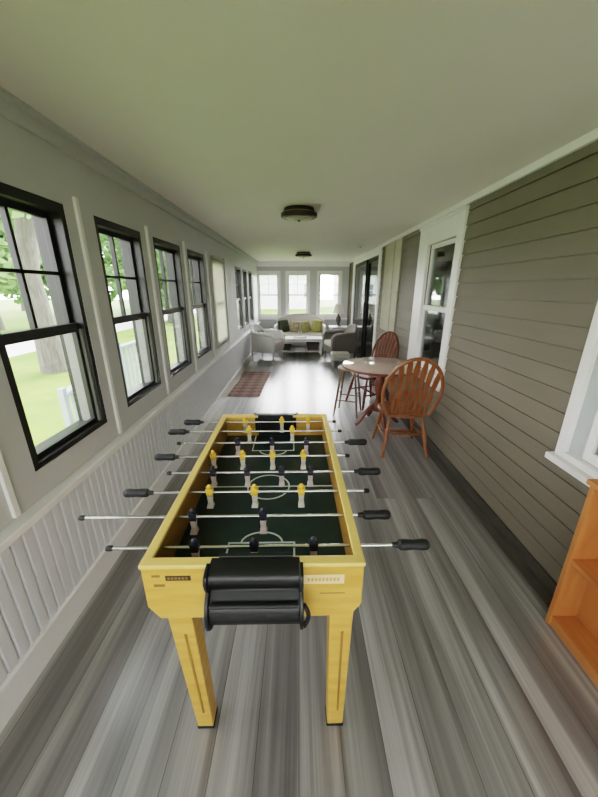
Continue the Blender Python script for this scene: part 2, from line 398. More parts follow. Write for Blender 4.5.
# --- right (house) wall: lapped siding in courses around the openings
OPEN_R = [(.56,1.475,.765,2.06),(3.07,3.72,.74,1.985),(5.95,8.45,0,2.11)]
CAS = [(.51,1.525,.73,2.11),(2.95,3.98,.66,2.175),(5.78,8.62,0,2.2)]
PANEL = (4.68,5.52)
sd = MB()
wall_holes(sd, YN, YF, [(a,b,z0,z1) for a,b,z0,z1 in OPEN_R], lambda m,a,b,z0,z1: m.box(XR, XR+T, a, b, z0, z1))
struct(sd.build('wall_right', M['siding']))
sd = MB(); H = .109; z = .075; GAP = .0095
def course(m, a, b, z0, z1):
    t0, t1 = .015, .009
    m.hexa([(XR-t0,a,z0),(XR,a,z0),(XR,b,z0),(XR-t0,b,z0),(XR-t1,a,z1),(XR,a,z1),(XR,b,z1),(XR-t1,b,z1)])
while z < ZC-.02:
    z1 = min(z+H, ZC)-GAP; u = YN; zm = (z+z1)/2
    for a, b, za, zb in CAS:
        lo, hi = max(z, za), min(z1, zb)
        course(sd, u, a, z, z1)
        if hi <= lo: course(sd, a, b, z, z1)
        else:
            def part(p, q):
                if q-p > .004:
                    f = lambda zz: .015+(.009-.015)*(zz-z)/(z1-z)
                    sd.hexa([(XR-f(p),a,p),(XR,a,p),(XR,b,p),(XR-f(p),b,p),(XR-f(q),a,q),(XR,a,q),(XR,b,q),(XR-f(q),b,q)])
            part(z, lo); part(hi, z1)
        u = b
    course(sd, u, YF, z, z1)
    z = z1+GAP
struct(sd.build('trim_7', M['siding']), 'taupe lapped siding boards of the house wall')
struct(MB().box(XR-.03, XR, YN, CAS[2][0], 0, .075).box(XR-.03, XR, CAS[2][1], YF, 0, .075).build('baseboard_right', M['darkbase'], bev=.004))
struct(MB().box(XR-.105, XR-.03, YN, 5.7, 0, .006).build('floor_shade_strip', M['floor_shade']), 'dark strip of painted shade on the floor along the house wall')  # thin added strip, the shade at the wall foot is in its colour
struct(MB().box(XR-.035, XR, YN, YF, ZC-.045, ZC).build('trim_9', M['trim'], bev=.005), 'white crown strip above the siding')
struct(MB().box(XR-.05, XR, YF-.07, YF, 0, ZC-.05).build('trim_10', M['siding'], bev=.004), 'corner post at the far end of the house wall')
p = MB().box(XR-.026, XR-.012, PANEL[0], PANEL[1], .93, 2.19)
p.box(XR-.034, XR-.02, 4.98, 5.03, .93, 2.19).box(XR-.032, XR-.02, PANEL[0], PANEL[1], 1.50, 1.53)
struct(p.build('trim_11', M['panel'], bev=.003), 'pale beige board panel beside the sliding door')

def house_window(n, O, Cs, grid):
    r = empty_struct('window_%d' % n)
    a,b,z0,z1 = O; ca,cb,cz0,cz1 = Cs; x0, x1 = XR-.032, XR+.002
    c = MB().box(x0,x1,ca,a,cz0,cz1).box(x0,x1,b,cb,cz0,cz1).box(x0,x1,a,b,z1,cz1).box(x0,x1,a,b,cz0,z0).box(x0-.03,x1,ca-.02,cb+.02,cz0-.035,cz0)
    c.box(x0-.012,x1,ca-.01,cb+.01,cz1-.02,cz1+.012)
    c.build('casing', M['trim'], r, bev=.004)
    zm = 1.36
    if n == 18:
        MB().box(XR-.004,XR+.05,b-.075,b,z0,z1).box(XR-.004,XR+.05,a,a+.095,z0,z1).build('storm_frame', M['storm'], r)
        a += .095; b -= .075
    s = MB(); sx0, sx1 = XR+.012, XR+.045
    s.box(sx0,sx1,a,a+.04,zm-.02,z1).box(sx0,sx1,b-.04,b,zm-.02,z1).box(sx0,sx1,a+.04,b-.04,z1-.04,z1).box(sx0,sx1,a+.04,b-.04,zm-.02,zm+.025)
    s.build('upper_sash', M['trim'], r, bev=.003)
    s = MB(); sx0, sx1 = XR+.0, XR+.035
    s.box(sx0,sx1,a,a+.04,z0,zm).box(sx0,sx1,b-.04,b,z0,zm).box(sx0,sx1,a+.04,b-.04,z0,z0+.05).box(sx0-.004,sx1+.001,a+.001,b-.001,zm+.001,zm+.022).box(sx0,sx1,a+.04,b-.04,zm-.025,zm)
    s.build('lower_sash', M['trim'], r, bev=.003)
    MB().box(XR+.026,XR+.030,a+.03,b-.03,zm,z1-.03).build('upper_pane', M['houseglass'], r)
    MB().box(XR+.014,XR+.018,a+.03,b-.03,z0+.04,zm).build('lower_pane', M['houseglass'], r)
house_window(18, OPEN_R[0], CAS[0], 0)
_r = bpy.data.objects['window_18']
MB().box(XR+.08,XR+.084,.565,1.47,.77,2.055).build('reflection_sheet', M['shade'], _r)  # added pale sheet imitating bright outdoors reflected in the glass
house_window(19, OPEN_R[1], CAS[1], 0)
# sliding door
a,b,z0,z1 = OPEN_R[2]; ca,cb,_,cz1 = CAS[2]
r = empty_struct('door_1', 'dark glass sliding door with white casing')
MB().box(XR-.03,XR+.002,ca,a,0,cz1).box(XR-.03,XR+.002,b,cb,0,cz1).box(XR-.03,XR+.002,a,b,z1,cz1).build('casing', M['trim'], r, bev=.004)
bm_ = (a+b)/2
for k,(u,v,xo) in enumerate(((a,bm_+.03,.052),(bm_-.03,b,.004))):
    q = MB(); x0,x1 = XR+xo, XR+xo+.04
    q.box(x0,x1,u,u+.07,0.02,z1).box(x0,x1,v-.07,v,.02,z1).box(x0,x1,u+.07,v-.07,.02,.11).box(x0,x1,u+.07,v-.07,z1-.07,z1)
    pn = q.build('door_panel', M['black'], r, bev=.003)
    MB().box(x0+.004,x0+.008,u+.06,v-.06,.10,z1-.06).build('pane', M['houseglass'], pn)
MB().box(XR-.02,XR+.006,bm_-.015,bm_+.005,.95,1.15).build('door_handle', M['steel'], r, bev=.003)
MB().box(XR, XR+T, a, b, 0, .02).build('threshold', M['track'], r)
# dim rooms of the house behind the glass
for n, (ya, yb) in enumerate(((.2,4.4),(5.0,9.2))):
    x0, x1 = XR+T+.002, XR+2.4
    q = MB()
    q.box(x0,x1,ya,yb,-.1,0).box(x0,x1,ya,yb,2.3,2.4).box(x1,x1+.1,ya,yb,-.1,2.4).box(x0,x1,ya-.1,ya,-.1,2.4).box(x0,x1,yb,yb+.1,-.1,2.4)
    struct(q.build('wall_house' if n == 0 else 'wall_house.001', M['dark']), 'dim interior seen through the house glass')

# ------------------------------------------------------------------ ceiling fittings
def ceiling_light(label, loc):
    t = thing('ceiling_light', label, 'ceiling light', loc, 0)
    MB().lathe([(.135,0),(.142,-.026),(.138,-.03)], n=40).build('canopy', M['bronze'], t, smooth=True)
    MB().lathe([(.136,-.024),(.146,-.048)], n=40).build('diffuser', M['frost'], t, smooth=True)
    MB().lathe([(.165,-.044),(.165,-.072),(.15,-.078),(.13,-.078)], n=40).build('drum_band', M['bronze'], t, smooth=True)
    MB().lathe([(.128,-.074),(.10,-.088),(.02,-.096)], n=40).build('bottom_lens', M['frost'], t, smooth=True)
    MB().lathe([(.012,-.094),(.012,-.104),(.004,-.11)], n=12).build('finial', M['bronze'], t, smooth=True)
    return t
l1 = ceiling_light('bronze drum ceiling light nearer to the football table, the larger-looking one', (0,3.32,ZC))
dup(l1, (.09,7.0,ZC), 0, 'bronze drum ceiling light farther away, near the three end windows')
t = thing('smoke_detector', 'small white round detector on the ceiling near the sliding door', 'smoke detector', (1.02,5.9,ZC))
MB().lathe([(.06,0),(.06,-.012),(.052,-.03),(.03,-.036)], n=28).build('detector_body', M['white_plastic'], t, smooth=True)
MB().lathe([(.018,-.034),(.018,-.04),(.012,-.042)], n=16).build('test_button', M['track'], t, smooth=True)

# ------------------------------------------------------------------ football table
FT = thing('foosball_table', 'yellow wooden table football game on four legs in the foreground', 'football table', (-.132,1.21,0), .017)
HX, HY, ZT, ZB = .298, .54, .86, .667
for sgn in (-1,1):
    xa, xb = sorted((sgn*HX, sgn*(HX-.018)))
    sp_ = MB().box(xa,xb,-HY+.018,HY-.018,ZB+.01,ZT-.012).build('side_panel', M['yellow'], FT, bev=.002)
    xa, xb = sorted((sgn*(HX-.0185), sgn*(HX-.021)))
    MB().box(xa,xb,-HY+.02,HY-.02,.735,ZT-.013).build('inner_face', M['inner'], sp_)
    xa, xb = sorted((sgn*(HX+.003), sgn*(HX-.024)))
    MB().box(xa,xb,-HY+.02,HY-.02,ZT-.012,ZT).build('rim', M['rim'], sp_, bev=.003)
def end_panel(sgn):
    ya, yb = sorted((sgn*HY, sgn*(HY-.018)))
    poly = [(-HX,ZT-.01),(-HX,ZB+.045),(-HX+.03,ZB),(HX-.03,ZB),(HX,ZB+.045),(HX,ZT-.01)]
    e = MB().prism(poly, ya, yb, 'y').build('end_panel', M['yellow'], FT, bev=.002)
    ya, yb = sorted((sgn*(HY+.004), sgn*(HY-.026)))
    MB().box(-HX-.003,HX+.003,ya,yb,ZT-.012,ZT+.001).build('rim', M['rim'], e, bev=.003)
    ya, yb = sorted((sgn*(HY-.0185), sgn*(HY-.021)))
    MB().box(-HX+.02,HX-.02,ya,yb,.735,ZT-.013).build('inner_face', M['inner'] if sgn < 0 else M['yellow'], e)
    return e
front = end_panel(-1); end_panel(1)
MB().box(-HX+.018,HX-.018,-HY+.018,HY-.018,.715,.735).build('playfield', M['turf'], FT)
# field markings
zz = .7362; ln = MB()
def strip(p, q, w=.006):
    p, q = Vector(p), Vector(q); d = (q-p).normalized(); nrm = Vector((-d.y,d.x))*w/2
    ln.prism([tuple(p+nrm),tuple(p-nrm),tuple(q-nrm),tuple(q+nrm)], .735, zz, 'z')
for s_ in (-1,1):
    ln = MB()
    strip((-.11,s_*(HY-.02)),(-.11,s_*(HY-.21))); strip((.11,s_*(HY-.02)),(.11,s_*(HY-.21))); strip((-.113,s_*(HY-.21)),(.113,s_*(HY-.21)))
    arc = [(.07*math.cos(a_), s_*(HY-.21-.05*math.sin(a_))) for a_ in [PI*i/10 for i in range(11)]]
    for p_, q_ in zip(arc, arc[1:]): strip(p_, q_)
    ln.build('goal_area_line', M['line'], FT)
ln = MB()
strip((-HX+.02,0),(HX-.02,0))
cir = [(.09*math.cos(2*PI*i/24), .09*math.sin(2*PI*i/24)) for i in range(25)]
for p_, q_ in zip(cir, cir[1:]): strip(p_, q_)
ln.build('centre_line', M['line'], FT)
# goals with black scoops
def goal(sgn):
    cx = .006
    Y = lambda d: sgn*(HY+d)
    pr = [(Y(-.022),.862),(Y(.012),.862),(Y(.030),.854),(Y(.038),.842),(Y(.036),.822),(Y(.022),.806),(Y(.020),.796),(Y(.036),.780),(Y(.052),.760),(Y(.058),.735),(Y(.052),.708),(Y(.034),.690),(Y(.010),.682),(Y(-.001),.682),(Y(-.001),.75),(Y(-.022),.76)]
    g = MB().prism(pr, cx-.120, cx+.120, 'x').build('goal_scoop', M['plastic'], FT, smooth=True, bev=.003)
    for q in (-1,1):
        pc = [(Y(-.001),.864),(Y(.018),.864),(Y(.040),.857),(Y(.048),.842),(Y(.044),.82),(Y(.034),.80),(Y(.052),.785),(Y(.066),.758),(Y(.070),.73),(Y(.062),.70),(Y(.042),.678),(Y(.012),.668),(Y(-.001),.668)]
        xa, xb = sorted((cx+q*.118, cx+q*.128))
        MB().prism(pc, xa, xb, 'x').build('scoop_cheek', M['plastic'], g, smooth=True, bev=.002)
    # lip across the tray
    MB().tube([(cx-.115,Y(.056),.778),(cx+.115,Y(.056),.778)], .006).build('tray_lip', M['rubber'], g, smooth=True)
    # goal mouth on the inside of the end board
    yi = sgn*(HY-.0205)
    m_ = MB(); ya, yb = sorted((yi, yi-sgn*.012))
    m_.box(cx-.10,cx-.088,ya,yb,.735,.862).box(cx+.088,cx+.10,ya,yb,.735,.862).box(cx-.10,cx+.10,ya,yb,.835,.866)
    m_.build('goal_frame', M['plastic'], g, bev=.002)
    ya, yb = sorted((yi, yi-sgn*.003))
    MB().box(cx-.088,cx+.088,ya,yb,.736,.835).build('goal_mouth', M['plastic'], g)
    return g
goal(-1); goal(1)
arc = [(.006+.129+.012*math.sin(PI*i/10), -HY-.052, .775-.075*i/10) for i in range(11)]
MB().tube(arc, .006).build('scoop_bracket', M['rubber'], FT, smooth=True)
# stickers on the front board
ys = -HY-.0008
q = MB().box(-.236,-.168,ys,ys+.002,.806,.823).build('name_plate', M['plate'], front)
k = MB()
for i in range(6): k.box(-.230+i*.0095,-.224+i*.0095,ys-.0006,ys,.811,.818)
k.build('plate_lettering', M['plate_ink'], q)
q = MB().box(.132,.246,ys,ys+.002,.788,.819).build('sticker', M['sticker'], front)
k = MB()
for i in range(9): k.box(.146+i*.0100,.1525+i*.0100,ys-.0006,ys,.798,.809)
k.build('sticker_lettering', M['ink'], q)
for q_ in ((-.272,-.250,.818,.826),(-.270,-.240,.785,.794),(.18,.25,.752,.755)):
    MB().box(q_[0],q_[1],ys,ys+.002,q_[2],q_[3]).build('printed_mark', M['plate_ink'], front)
# legs
def leg(cx, cy, tx=0):
    g = MB().frustum((cx,cy,.012),(.029,.030),(cx+tx,cy,ZB+.02),(.040,.036)).build('leg', M['yellow'], FT, bev=.004)
    f = -1 if cy < 0 else 1
    MB().box(cx-.031,cx+.031,cy-.031,cy+.031,0,.014).build('leg_foot', M['rubber'], g, bev=.003)
    yy = cy+f*.036
    MB().lathe([(.008,-.002),(.008,.006),(.004,.009)], (cx+tx,yy,ZB-.008), 12, 'y').build('leg_bolt', M['bolt'], g, smooth=True)
    ya, yb = sorted((cy+f*.0335, cy+f*.0315))
    g0, g1 = cx+tx*.14+.006, cx+tx*.72+.006
    MB().hexa([(g0-.003,ya-.0015,.10),(g0+.003,ya-.0015,.10),(g0+.003,yb,.10),(g0-.003,yb,.10),(g1-.004,ya-.0035,.50),(g1+.004,ya-.0035,.50),(g1+.004,yb,.50),(g1-.004,yb,.50)]).build('leg_groove', M['inner'], g)
for cx in (-.222, .258):
    for cy in (-.432, .46): leg(cx, cy, -.034 if cx < 0 else 0)
# rods
ROD_Z = .828
def player(x, m1, parent, y):
    b = MB()
    b.mi = 0
    b.ball((x,y,ROD_Z+.0235), .009, 2, (1,1,1.1))
    b.frustum((x,y,ROD_Z-.014),(.0105,.008),(x,y,ROD_Z+.016),(.0145,.009))
    b.tube([(x-.012,y,ROD_Z),(x+.012,y,ROD_Z)], .0100, 12)
    b.mi = 1
    b.frustum((x,y,ROD_Z-.044),(.0085,.006),(x,y,ROD_Z-.014),(.0105,.008))
    b.frustum((x,y-.004,ROD_Z-.060),(.0125,.014),(x,y,ROD_Z-.044),(.0095,.008))
    b.build('player', [M['pl_'+m1], M['pl_white'] if m1 == 'yellow' else M['pl_pink']], parent, bev=.0015)
#      y(world), left end, right end, handle side, colour, men(world x)
RODS = [(.765,-.562,.379,1,'dark',(-.315,-.140,.036)),
        (.901,-.725,.302,1,'dark',(-.36,-.126)),
        (1.038,-.655,.254,-1,'yellow',(-.338,-.170,.006)),
        (1.174,-.535,.338,1,'dark',(-.357,-.216,-.073,.047)),
        (1.310,-.650,.224,-1,'yellow',(-.388,-.255,-.119,.022)),
        (1.447,-.586,.340,1,'dark',(-.30,-.13,.04)),
        (1.583,-.688,.227,-1,'yellow',(-.26,-.03)),
        (1.712,-.645,.212,-1,'yellow',(-.30,-.09,.06))]
for yw, xl, xr, side, colr, men in RODS:
    y = yw-1.21; off = .132
    xl += off; xr += off
    ra = MB().tube([(xl,y,ROD_Z),(xr,y,ROD_Z)], .0052, 12).build('rod', M['steel'], FT, smooth=True)
    if side > 0: h0, h1, e0 = xr-.092, xr, xl
    else: h0, h1, e0 = xl+.092, xl, xr
    d = 1 if h1 > h0 else -1
    MB().lathe([(.007,-.018*d),(.0085,-.006*d),(.009,0),(.0155,.006*d),(.0165,.02*d),(.0145,.045*d),(.0165,.072*d),(.0155,.086*d),(.009,.093*d)], (h0,y,ROD_Z), 16, 'x').build('handle', M['rubber'], ra, smooth=True)
    MB().lathe([(.0066,-.004),(.0085,.0),(.0085,.012),(.006,.016)], (e0-(.008),y,ROD_Z), 12, 'x').build('end_cap', M['rubber'], ra, smooth=True)
    for q in (-1,1):
        MB().lathe([(.0125,-.004*q),(.0125,.006*q),(.008,.008*q)], (q*HX,y,ROD_Z), 14, 'x').build('bushing', M['rubber'], ra, smooth=True)
    for mx_ in men: player(mx_+off, colr, ra, y)

# ------------------------------------------------------------------ windsor chairs
def windsor(name, label, loc, rz, wood):
    t = thing(name, label, 'chair', loc, rz, None)
    # saddle seat, back towards -y
    out = []
    for i in range(36):
        a_ = 2*PI*i/36; c_, s_ = math.cos(a_), math.sin(a_)
        wx = .225*(abs(c_)**.75)*(1 if c_ >= 0 else -1)*(1.0+.07*s_); wy = .21*(abs(s_)**.75)*(1 if s_ >= 0 else -1)
        out.append((wx, wy))
    b = MB(); rings = []
    for k_, zq in ((.93,.405),(1.0,.415),(1.0,.432),(.96,.442),(.7,.436),(.35,.430)):
        rings.append([b.bm.verts.new((p_[0]*k_, p_[1]*k_, zq)) for p_ in out])
    for A, B in zip(rings, rings[1:]):
        for i in range(36): b._f([A[i],A[(i+1)%36],B[(i+1)%36],B[i]])
    b._f(rings[0][::-1]); b._f(rings[-1])
    b.build('seat', wood, t, smooth=True)
    def turned(p, q, prof):
        p, q = Vector(p), Vector(q)
        return [p.lerp(q, u) for u, _ in prof], [r_ for _, r_ in prof]
    LEGP = [(0,.013),(.1,.016),(.22,.015),(.26,.019),(.30,.0155),(.5,.022),(.66,.020),(.72,.0145),(.76,.019),(.80,.015),(1,.013)]
    feet = []
    for sx in (-1,1):
        for sy in (-1,1):
            p_, q_ = (sx*.215, sy*.215, 0), (sx*.15, sy*.13, .415)
            pts, rr = turned(p_, q_, LEGP)
            MB().tube(pts, rr, 12).build('leg', wood, t, smooth=True)
    SP = [(0,.009),(.3,.013),(.5,.016),(.7,.013),(1,.009)]
    zs = .19; fx = lambda s_: s_*(.215-.065*zs/.415); fy = lambda s_: s_*(.215-.085*zs/.415)
    for p_, q_ in (((fx(-1),fy(-1),zs),(fx(-1),fy(1),zs)),((fx(1),fy(-1),zs),(fx(1),fy(1),zs)),((fx(-1),0,zs),(fx(1),0,zs))):
        pts, rr = turned(p_, q_, SP); MB().tube(pts, rr, 10).build('stretcher', wood, t, smooth=True)
    z2 = .225; g2 = lambda s_, k_: s_*(.215-k_*z2/.415)
    pts, rr = turned((g2(-1,.065),g2(-1,.085),z2),(g2(1,.065),g2(-1,.085),z2), SP); MB().tube(pts, rr, 10).build('stretcher', wood, t, smooth=True)
    # bow
    ZS, ZTOP = .435, .99
    def yb(zq): return -.172-.135*((zq-ZS)/(ZTOP-ZS))**1.1 if zq > ZS else -.172
    def bow(u):     # u 0..1
        a_ = PI*u
        x_ = -.262*math.cos(a_); zq = .665+.325*math.sin(a_)
        return x_, zq
    pts = []
    for i in range(6):
        f_ = i/6; zq = .43+(.665-.43)*f_; x_ = .192+(.262-.192)*math.sin(f_*PI/2); pts.append((-x_, yb(zq), zq))
    for i in range(25):
        x_, zq = bow(i/24); pts.append((x_, yb(zq), zq))
    for i in range(6)[::-1]:
        f_ = i/6; zq = .43+(.665-.43)*f_; x_ = .192+(.262-.192)*math.sin(f_*PI/2); pts.append((x_, yb(zq), zq))
    MB().tube(pts, .0165, 10).build('bow_back', wood, t, smooth=True)
    n = 7
    for i in range(n):
        f_ = (i-(n-1)/2)/((n-1)/2)
        xb_, xt = f_*.145, f_*.205
        ztop = .665+.325*math.sqrt(max(0,1-(xt/.262)**2))-.005
        b = MB(); prev = None
        for u, w in ((0,.006),(.12,.007),(.25,.010),(.36,.017),(.42,.0185),(.5,.0125),(.7,.0165),(.86,.0175),(1,.011)):
            x_ = xb_+(xt-xb_)*u; zq = .432+(ztop-.432)*u; yy = yb(zq)+.004; d_ = .0045
            w *= 1.45; ring = [b.bm.verts.new(v_) for v_ in ((x_-w,yy-d_,zq),(x_+w,yy-d_,zq),(x_+w,yy+d_,zq),(x_-w,yy+d_,zq))]
            if prev:
                for j in range(4): b._f([prev[j],prev[(j+1)%4],ring[(j+1)%4],ring[j]])
            else: b._f(ring[::-1])
            prev = ring
        b._f(prev); b.build('back_slat', wood, t, bev=.002)
    return t
c1 = windsor('windsor_chair', 'orange oak bow-back chair nearest the camera, its slatted back towards us', (1.02,2.995,0), 0, M['oak'])
c2 = dup(c1, (.97,4.35,0), math.radians(113), 'reddish bow-back chair on the far side of the round table', None)
def recolour(root, m):
    for o in root.children_recursive:
        o.data = o.data.copy(); o.data.materials[0] = m
recolour(c2, M['darkoak'])

# round pedestal table
RT = thing('round_table', 'round glossy red-brown pedestal table between the two bow-back chairs', 'table', (.93,3.58,0))
MB().lathe([(.30,.705),(.425,.712),(.436,.722),(.436,.735),(.425,.742),(.02,.742)], n=56).build('tabletop', M['tabletop'], RT, smooth=True)
MB().lathe([(.428,.708),(.4385,.714),(.441,.724),(.441,.732),(.437,.738)], n=56).build('edge_band', M['darkoak'], RT, smooth=True)
MB().lathe([(.06,.19),(.065,.24),(.045,.28),(.032,.36),(.05,.45),(.06,.52),(.04,.60),(.035,.64),(.09,.70),(.26,.706)], n=24).build('pedestal', M['darkoak'], RT, smooth=True)
for a_ in (190,280,10,100):
    a_ = math.radians(a_); d_ = Vector((math.cos(a_), math.sin(a_), 0))
    pts = [d_*r_+Vector((0,0,h_)) for r_, h_ in ((.03,.24),(.09,.23),(.15,.17),(.20,.09),(.245,.035),(.27,.022))]
    MB().tube(pts, [.028,.03,.027,.024,.022,.018], 10).build('foot', M['darkoak'], RT, smooth=True)
# wooden stool tucked under the table edge
ST = thing('wooden_stool', 'thin-legged wooden stool with rungs tucked beside the round table', 'stool', (.64,3.98,0), math.radians(-20))
MB().lathe([(.12,.585),(.145,.592),(.15,.605),(.145,.618),(.02,.614)], n=32).build('seat', M['stool'], ST, smooth=True)
lp = {}
for sx in (-1,1):
    for sy in (-1,1):
        p_, q_ = Vector((sx*.15,sy*.15,0)), Vector((sx*.085,sy*.085,.59)); lp[sx,sy] = (p_,q_)
        MB().tube([p_, p_.lerp(q_,.4), p_.lerp(q_,.7), q_], [.010,.015,.014,.011], 10).build('leg', M['stool'], ST, smooth=True)
for (A, B, f_) in (((-1,-1),(1,-1),.35),((-1,1),(1,1),.35),((-1,-1),(-1,1),.48),((1,-1),(1,1),.48)):
    MB().tube([lp[A][0].lerp(lp[A][1],f_), lp[B][0].lerp(lp[B][1],f_)], .008, 8).build('rung', M['stool'], ST, smooth=True)

# ------------------------------------------------------------------ bookcase by the house wall
BK = thing('bookcase', 'low open orange pine bookcase against the siding, cut by the right edge', 'bookcase', (1.29,.70,0))
x0,x1,y0,y1,zt = -.075,.055,-.46,.46,.80
for s_ in (-1,1):
    ya, yb = sorted((s_*y1, s_*(y1-.022)))
    MB().box(x0,x1,ya,yb,0,zt-.022).build('side_board', M['pine'], BK, bev=.002)
MB().box(x0-.012,x1,y0-.01,y1+.01,zt-.022,zt).build('top_board', M['pine'], BK, bev=.003)
for zq in (.06,.405): MB().box(x0+.004,x1-.008,y0+.022,y1-.022,zq-.022,zq).build('shelf', M['pine'], BK, bev=.002)
MB().box(x0+.01,x0+.026,y0+.022,y1-.022,0,.04).build('plinth', M['pine'], BK)
MB().box(x1-.008,x1,y0+.022,y1-.022,.04,zt-.022).build('back_board', M['pine'], BK)

# ------------------------------------------------------------------ rug
b = MB().box(-.25,.25,-.78,.78,0,.008)
rg = b.build('rug', M['rug'], None, bev=.003, loc=(-.825,5.42,0), rz=math.radians(-1.5))
tag(rg, 'small brown and rose patterned rug on the floor by the left wall', 'rug')

# ------------------------------------------------------------------ wicker seating at the far end
def wicker_seat(name, label, cat, loc, rz, w, d, wm, cm, back_h=.88, cushions=1):
    """faces -y; width w, depth d"""
    t = thing(name, label, cat, loc, rz)
    hw, hd = w/2, d/2
    MB().box(-hw+.05,hw-.05,-hd+.02,hd-.04,.20,.34).build('seat_frame', wm, t, bev=.02)
    for sx in (-1,1):
        for sy in (-1,1):
            MB().tube([(sx*(hw-.06),sy*(hd-.06),0),(sx*(hw-.06),sy*(hd-.06),.30)], [.018,.026], 10).build('leg', wm, t, smooth=True)
        arm = [(sx*(hw-.045),hd-.06,.62),(sx*(hw-.03),.02,.62),(sx*(hw-.03),-hd+.08,.60),(sx*(hw-.03),-hd+.02,.54),(sx*(hw-.035),-hd+.02,.40),(sx*(hw-.05),-hd+.04,.22)]
        ar = MB().tube(arm, [.035,.042,.045,.042,.034,.03], 12)
        ar.box(sx*(hw-.04)-.012, sx*(hw-.04)+.012, -hd+.04, hd-.06, .30, .60)
        ar.build('arm', wm, t, smooth=True)
    # rolled, gently arched back
    b = MB(); n = 16; ra, rb = [], []
    for i in range(n+1):
        u = 2*i/n-1; x_ = u*(hw-.03)
        top = back_h-.16*abs(u)**2.5
        yv = hd-.05-.10*abs(u)**3
        ra.append([b.bm.verts.new(v_) for v_ in ((x_,yv-.06,.25),(x_,yv-.01,.60),(x_,yv+.03,top),(x_,yv+.07,top-.01),(x_,yv+.03,.60),(x_,yv-.02,.25))])
    for A, B in zip(ra, ra[1:]):
        for j in range(6): b._f([A[j],A[(j+1)%6],B[(j+1)%6],B[j]])
    b._f(ra[0]); b._f(ra[-1][::-1])
    b.tube([((2*i/n-1)*(hw-.03), hd-.0-.10*abs(2*i/n-1)**3, back_h-.16*abs(2*i/n-1)**2.5) for i in range(n+1)], .03, 10)
    b.build('backrest', wm, t, smooth=True)
    cw = (w-.16)/cushions
    for k_ in range(cushions):
        xa = -hw+.08+k_*cw
        MB().box(xa+.004,xa+cw-.004,-hd+.0,hd-.14,.34,.45).build('seat_cushion', cm, t, smooth=True, bev=.035)
    return t
wicker_seat('wicker_loveseat', 'white wicker loveseat with pillows under the end windows', 'sofa', (.03,8.72,0), 0, 1.34, .72, M['wicker'], M['cushion'], .90, 2)
pil = [(-.44,'p_dark','dark green pillow at the left end of the loveseat',.12,.34,-7),
       (-.15,'p_floral','beige patterned pillow in the middle of the loveseat',-.08,.31,9),
       (.15,'p_tan','tan green pillow right of the patterned pillow on the loveseat',.10,.31,-8),
       (.45,'p_olive','olive yellow pillow at the right end of the loveseat',-.12,.34,6)]
for x_, m_, lb, rr, sz, roll in pil:
    o = MB().pillow((0,0,0), sz*.84, sz, .12, M=Matrix.Rotation(math.radians(-16),4,'X') @ Matrix.Rotation(math.radians(roll),4,'Y')).build('throw_pillow', M[m_], None, smooth=True, loc=(.03+x_*.98,8.70,.445+sz*.52), rz=rr)
    tag(o, lb, 'pillow', 'pillows along the loveseat')
wicker_seat('wicker_armchair', 'white wicker armchair by the left wall with rose-grey seat', 'armchair', (-.73,7.42,0), math.radians(90-18), .66, .62, M['wicker'], M['pinkcush'], .78)
o = MB().pillow((0,0,0), .26, .24, .12, M=Matrix.Rotation(math.radians(-14),4,'X')).build('throw_pillow', M['p_dark'], None, smooth=True, loc=(-.86,7.38,.565), rz=math.radians(72))
tag(o, 'small dark pillow on the left wicker armchair', 'pillow')
wicker_seat('wicker_armchair', 'grey wicker armchair on the right facing the coffee table', 'armchair', (.93,7.32,0), math.radians(-90+14), .66, .62, M['greywicker'], M['cushion'], .78)
OT = thing('footstool', 'low pale cushioned footstool in front of the grey wicker armchair', 'footstool', (.86,6.70,0))
MB().box(-.19,.19,-.15,.15,.20,.30).build('cushion', M['cushion'], OT, smooth=True, bev=.035)
MB().box(-.18,.18,-.14,.14,.14,.20).build('seat_frame', M['wicker'], OT, bev=.01)
for sx in (-1,1):
    for sy in (-1,1): MB().tube([(sx*.155,sy*.115,0),(sx*.155,sy*.115,.16)], [.012,.018], 8).build('leg', M['wicker'], OT, smooth=True)
# coffee table
CT = thing('coffee_table', 'white coffee table with lower shelf in front of the loveseat', 'table', (.04,7.98,0))
MB().box(-.53,.53,-.24,.24,.395,.425).build('tabletop', M['whitewood'], CT, bev=.006)
MB().box(-.49,.49,-.20,.20,.345,.395).build('apron', M['whitewood'], CT)
MB().box(-.48,.48,-.19,.19,.10,.122).build('lower_shelf', M['whitewood'], CT, bev=.004)
for sx in (-1,1):
    for sy in (-1,1): MB().frustum((sx*.49,sy*.20,0),(.018,.018),(sx*.49,sy*.20,.395),(.026,.026)).build('leg', M['whitewood'], CT, bev=.003)
def basket(label, loc, k_):
    t = thing('storage_basket', label, 'basket', loc, 0, 'baskets under the coffee table')
    MB().frustum((0,0,0),(.13*k_,.11*k_),(0,0,.17*k_),(.15*k_,.13*k_)).build('basket_body', M['basket'], t, bev=.012)
    pts = [(sx*.15*k_,sy*.13*k_,.172*k_) for sx, sy in ((-1,-1),(1,-1),(1,1),(-1,1),(-1,-1))]
    MB().tube(pts, .010, 8).build('basket_rim', M['basket'], t, smooth=True)
basket('larger dark woven basket under the right half of the coffee table', (.34,7.95,.122), 1.0)
basket('smaller dark woven basket under the left end of the coffee table', (-.30,7.95,.122), .72)
for k_, (m_, w_, lb) in enumerate((('book2',.13,'grey book at the bottom of the stack under the coffee table'),('book',.115,'pale book on top of the stack under the coffee table'))):
    t = thing('book', lb, 'book', (.03,7.92,.122+k_*.034), .1*k_, 'books under the coffee table')
    MB().box(-w_,w_,-.09,.09,0,.004).box(-w_,w_,-.09,.09,.028,.032).box(-w_,-w_+.004,-.09,.09,.004,.028).build('cover', M[m_], t)
    MB().box(-w_+.006,w_-.006,-.085,.085,.005,.027).build('pages', M['cushion'], t)
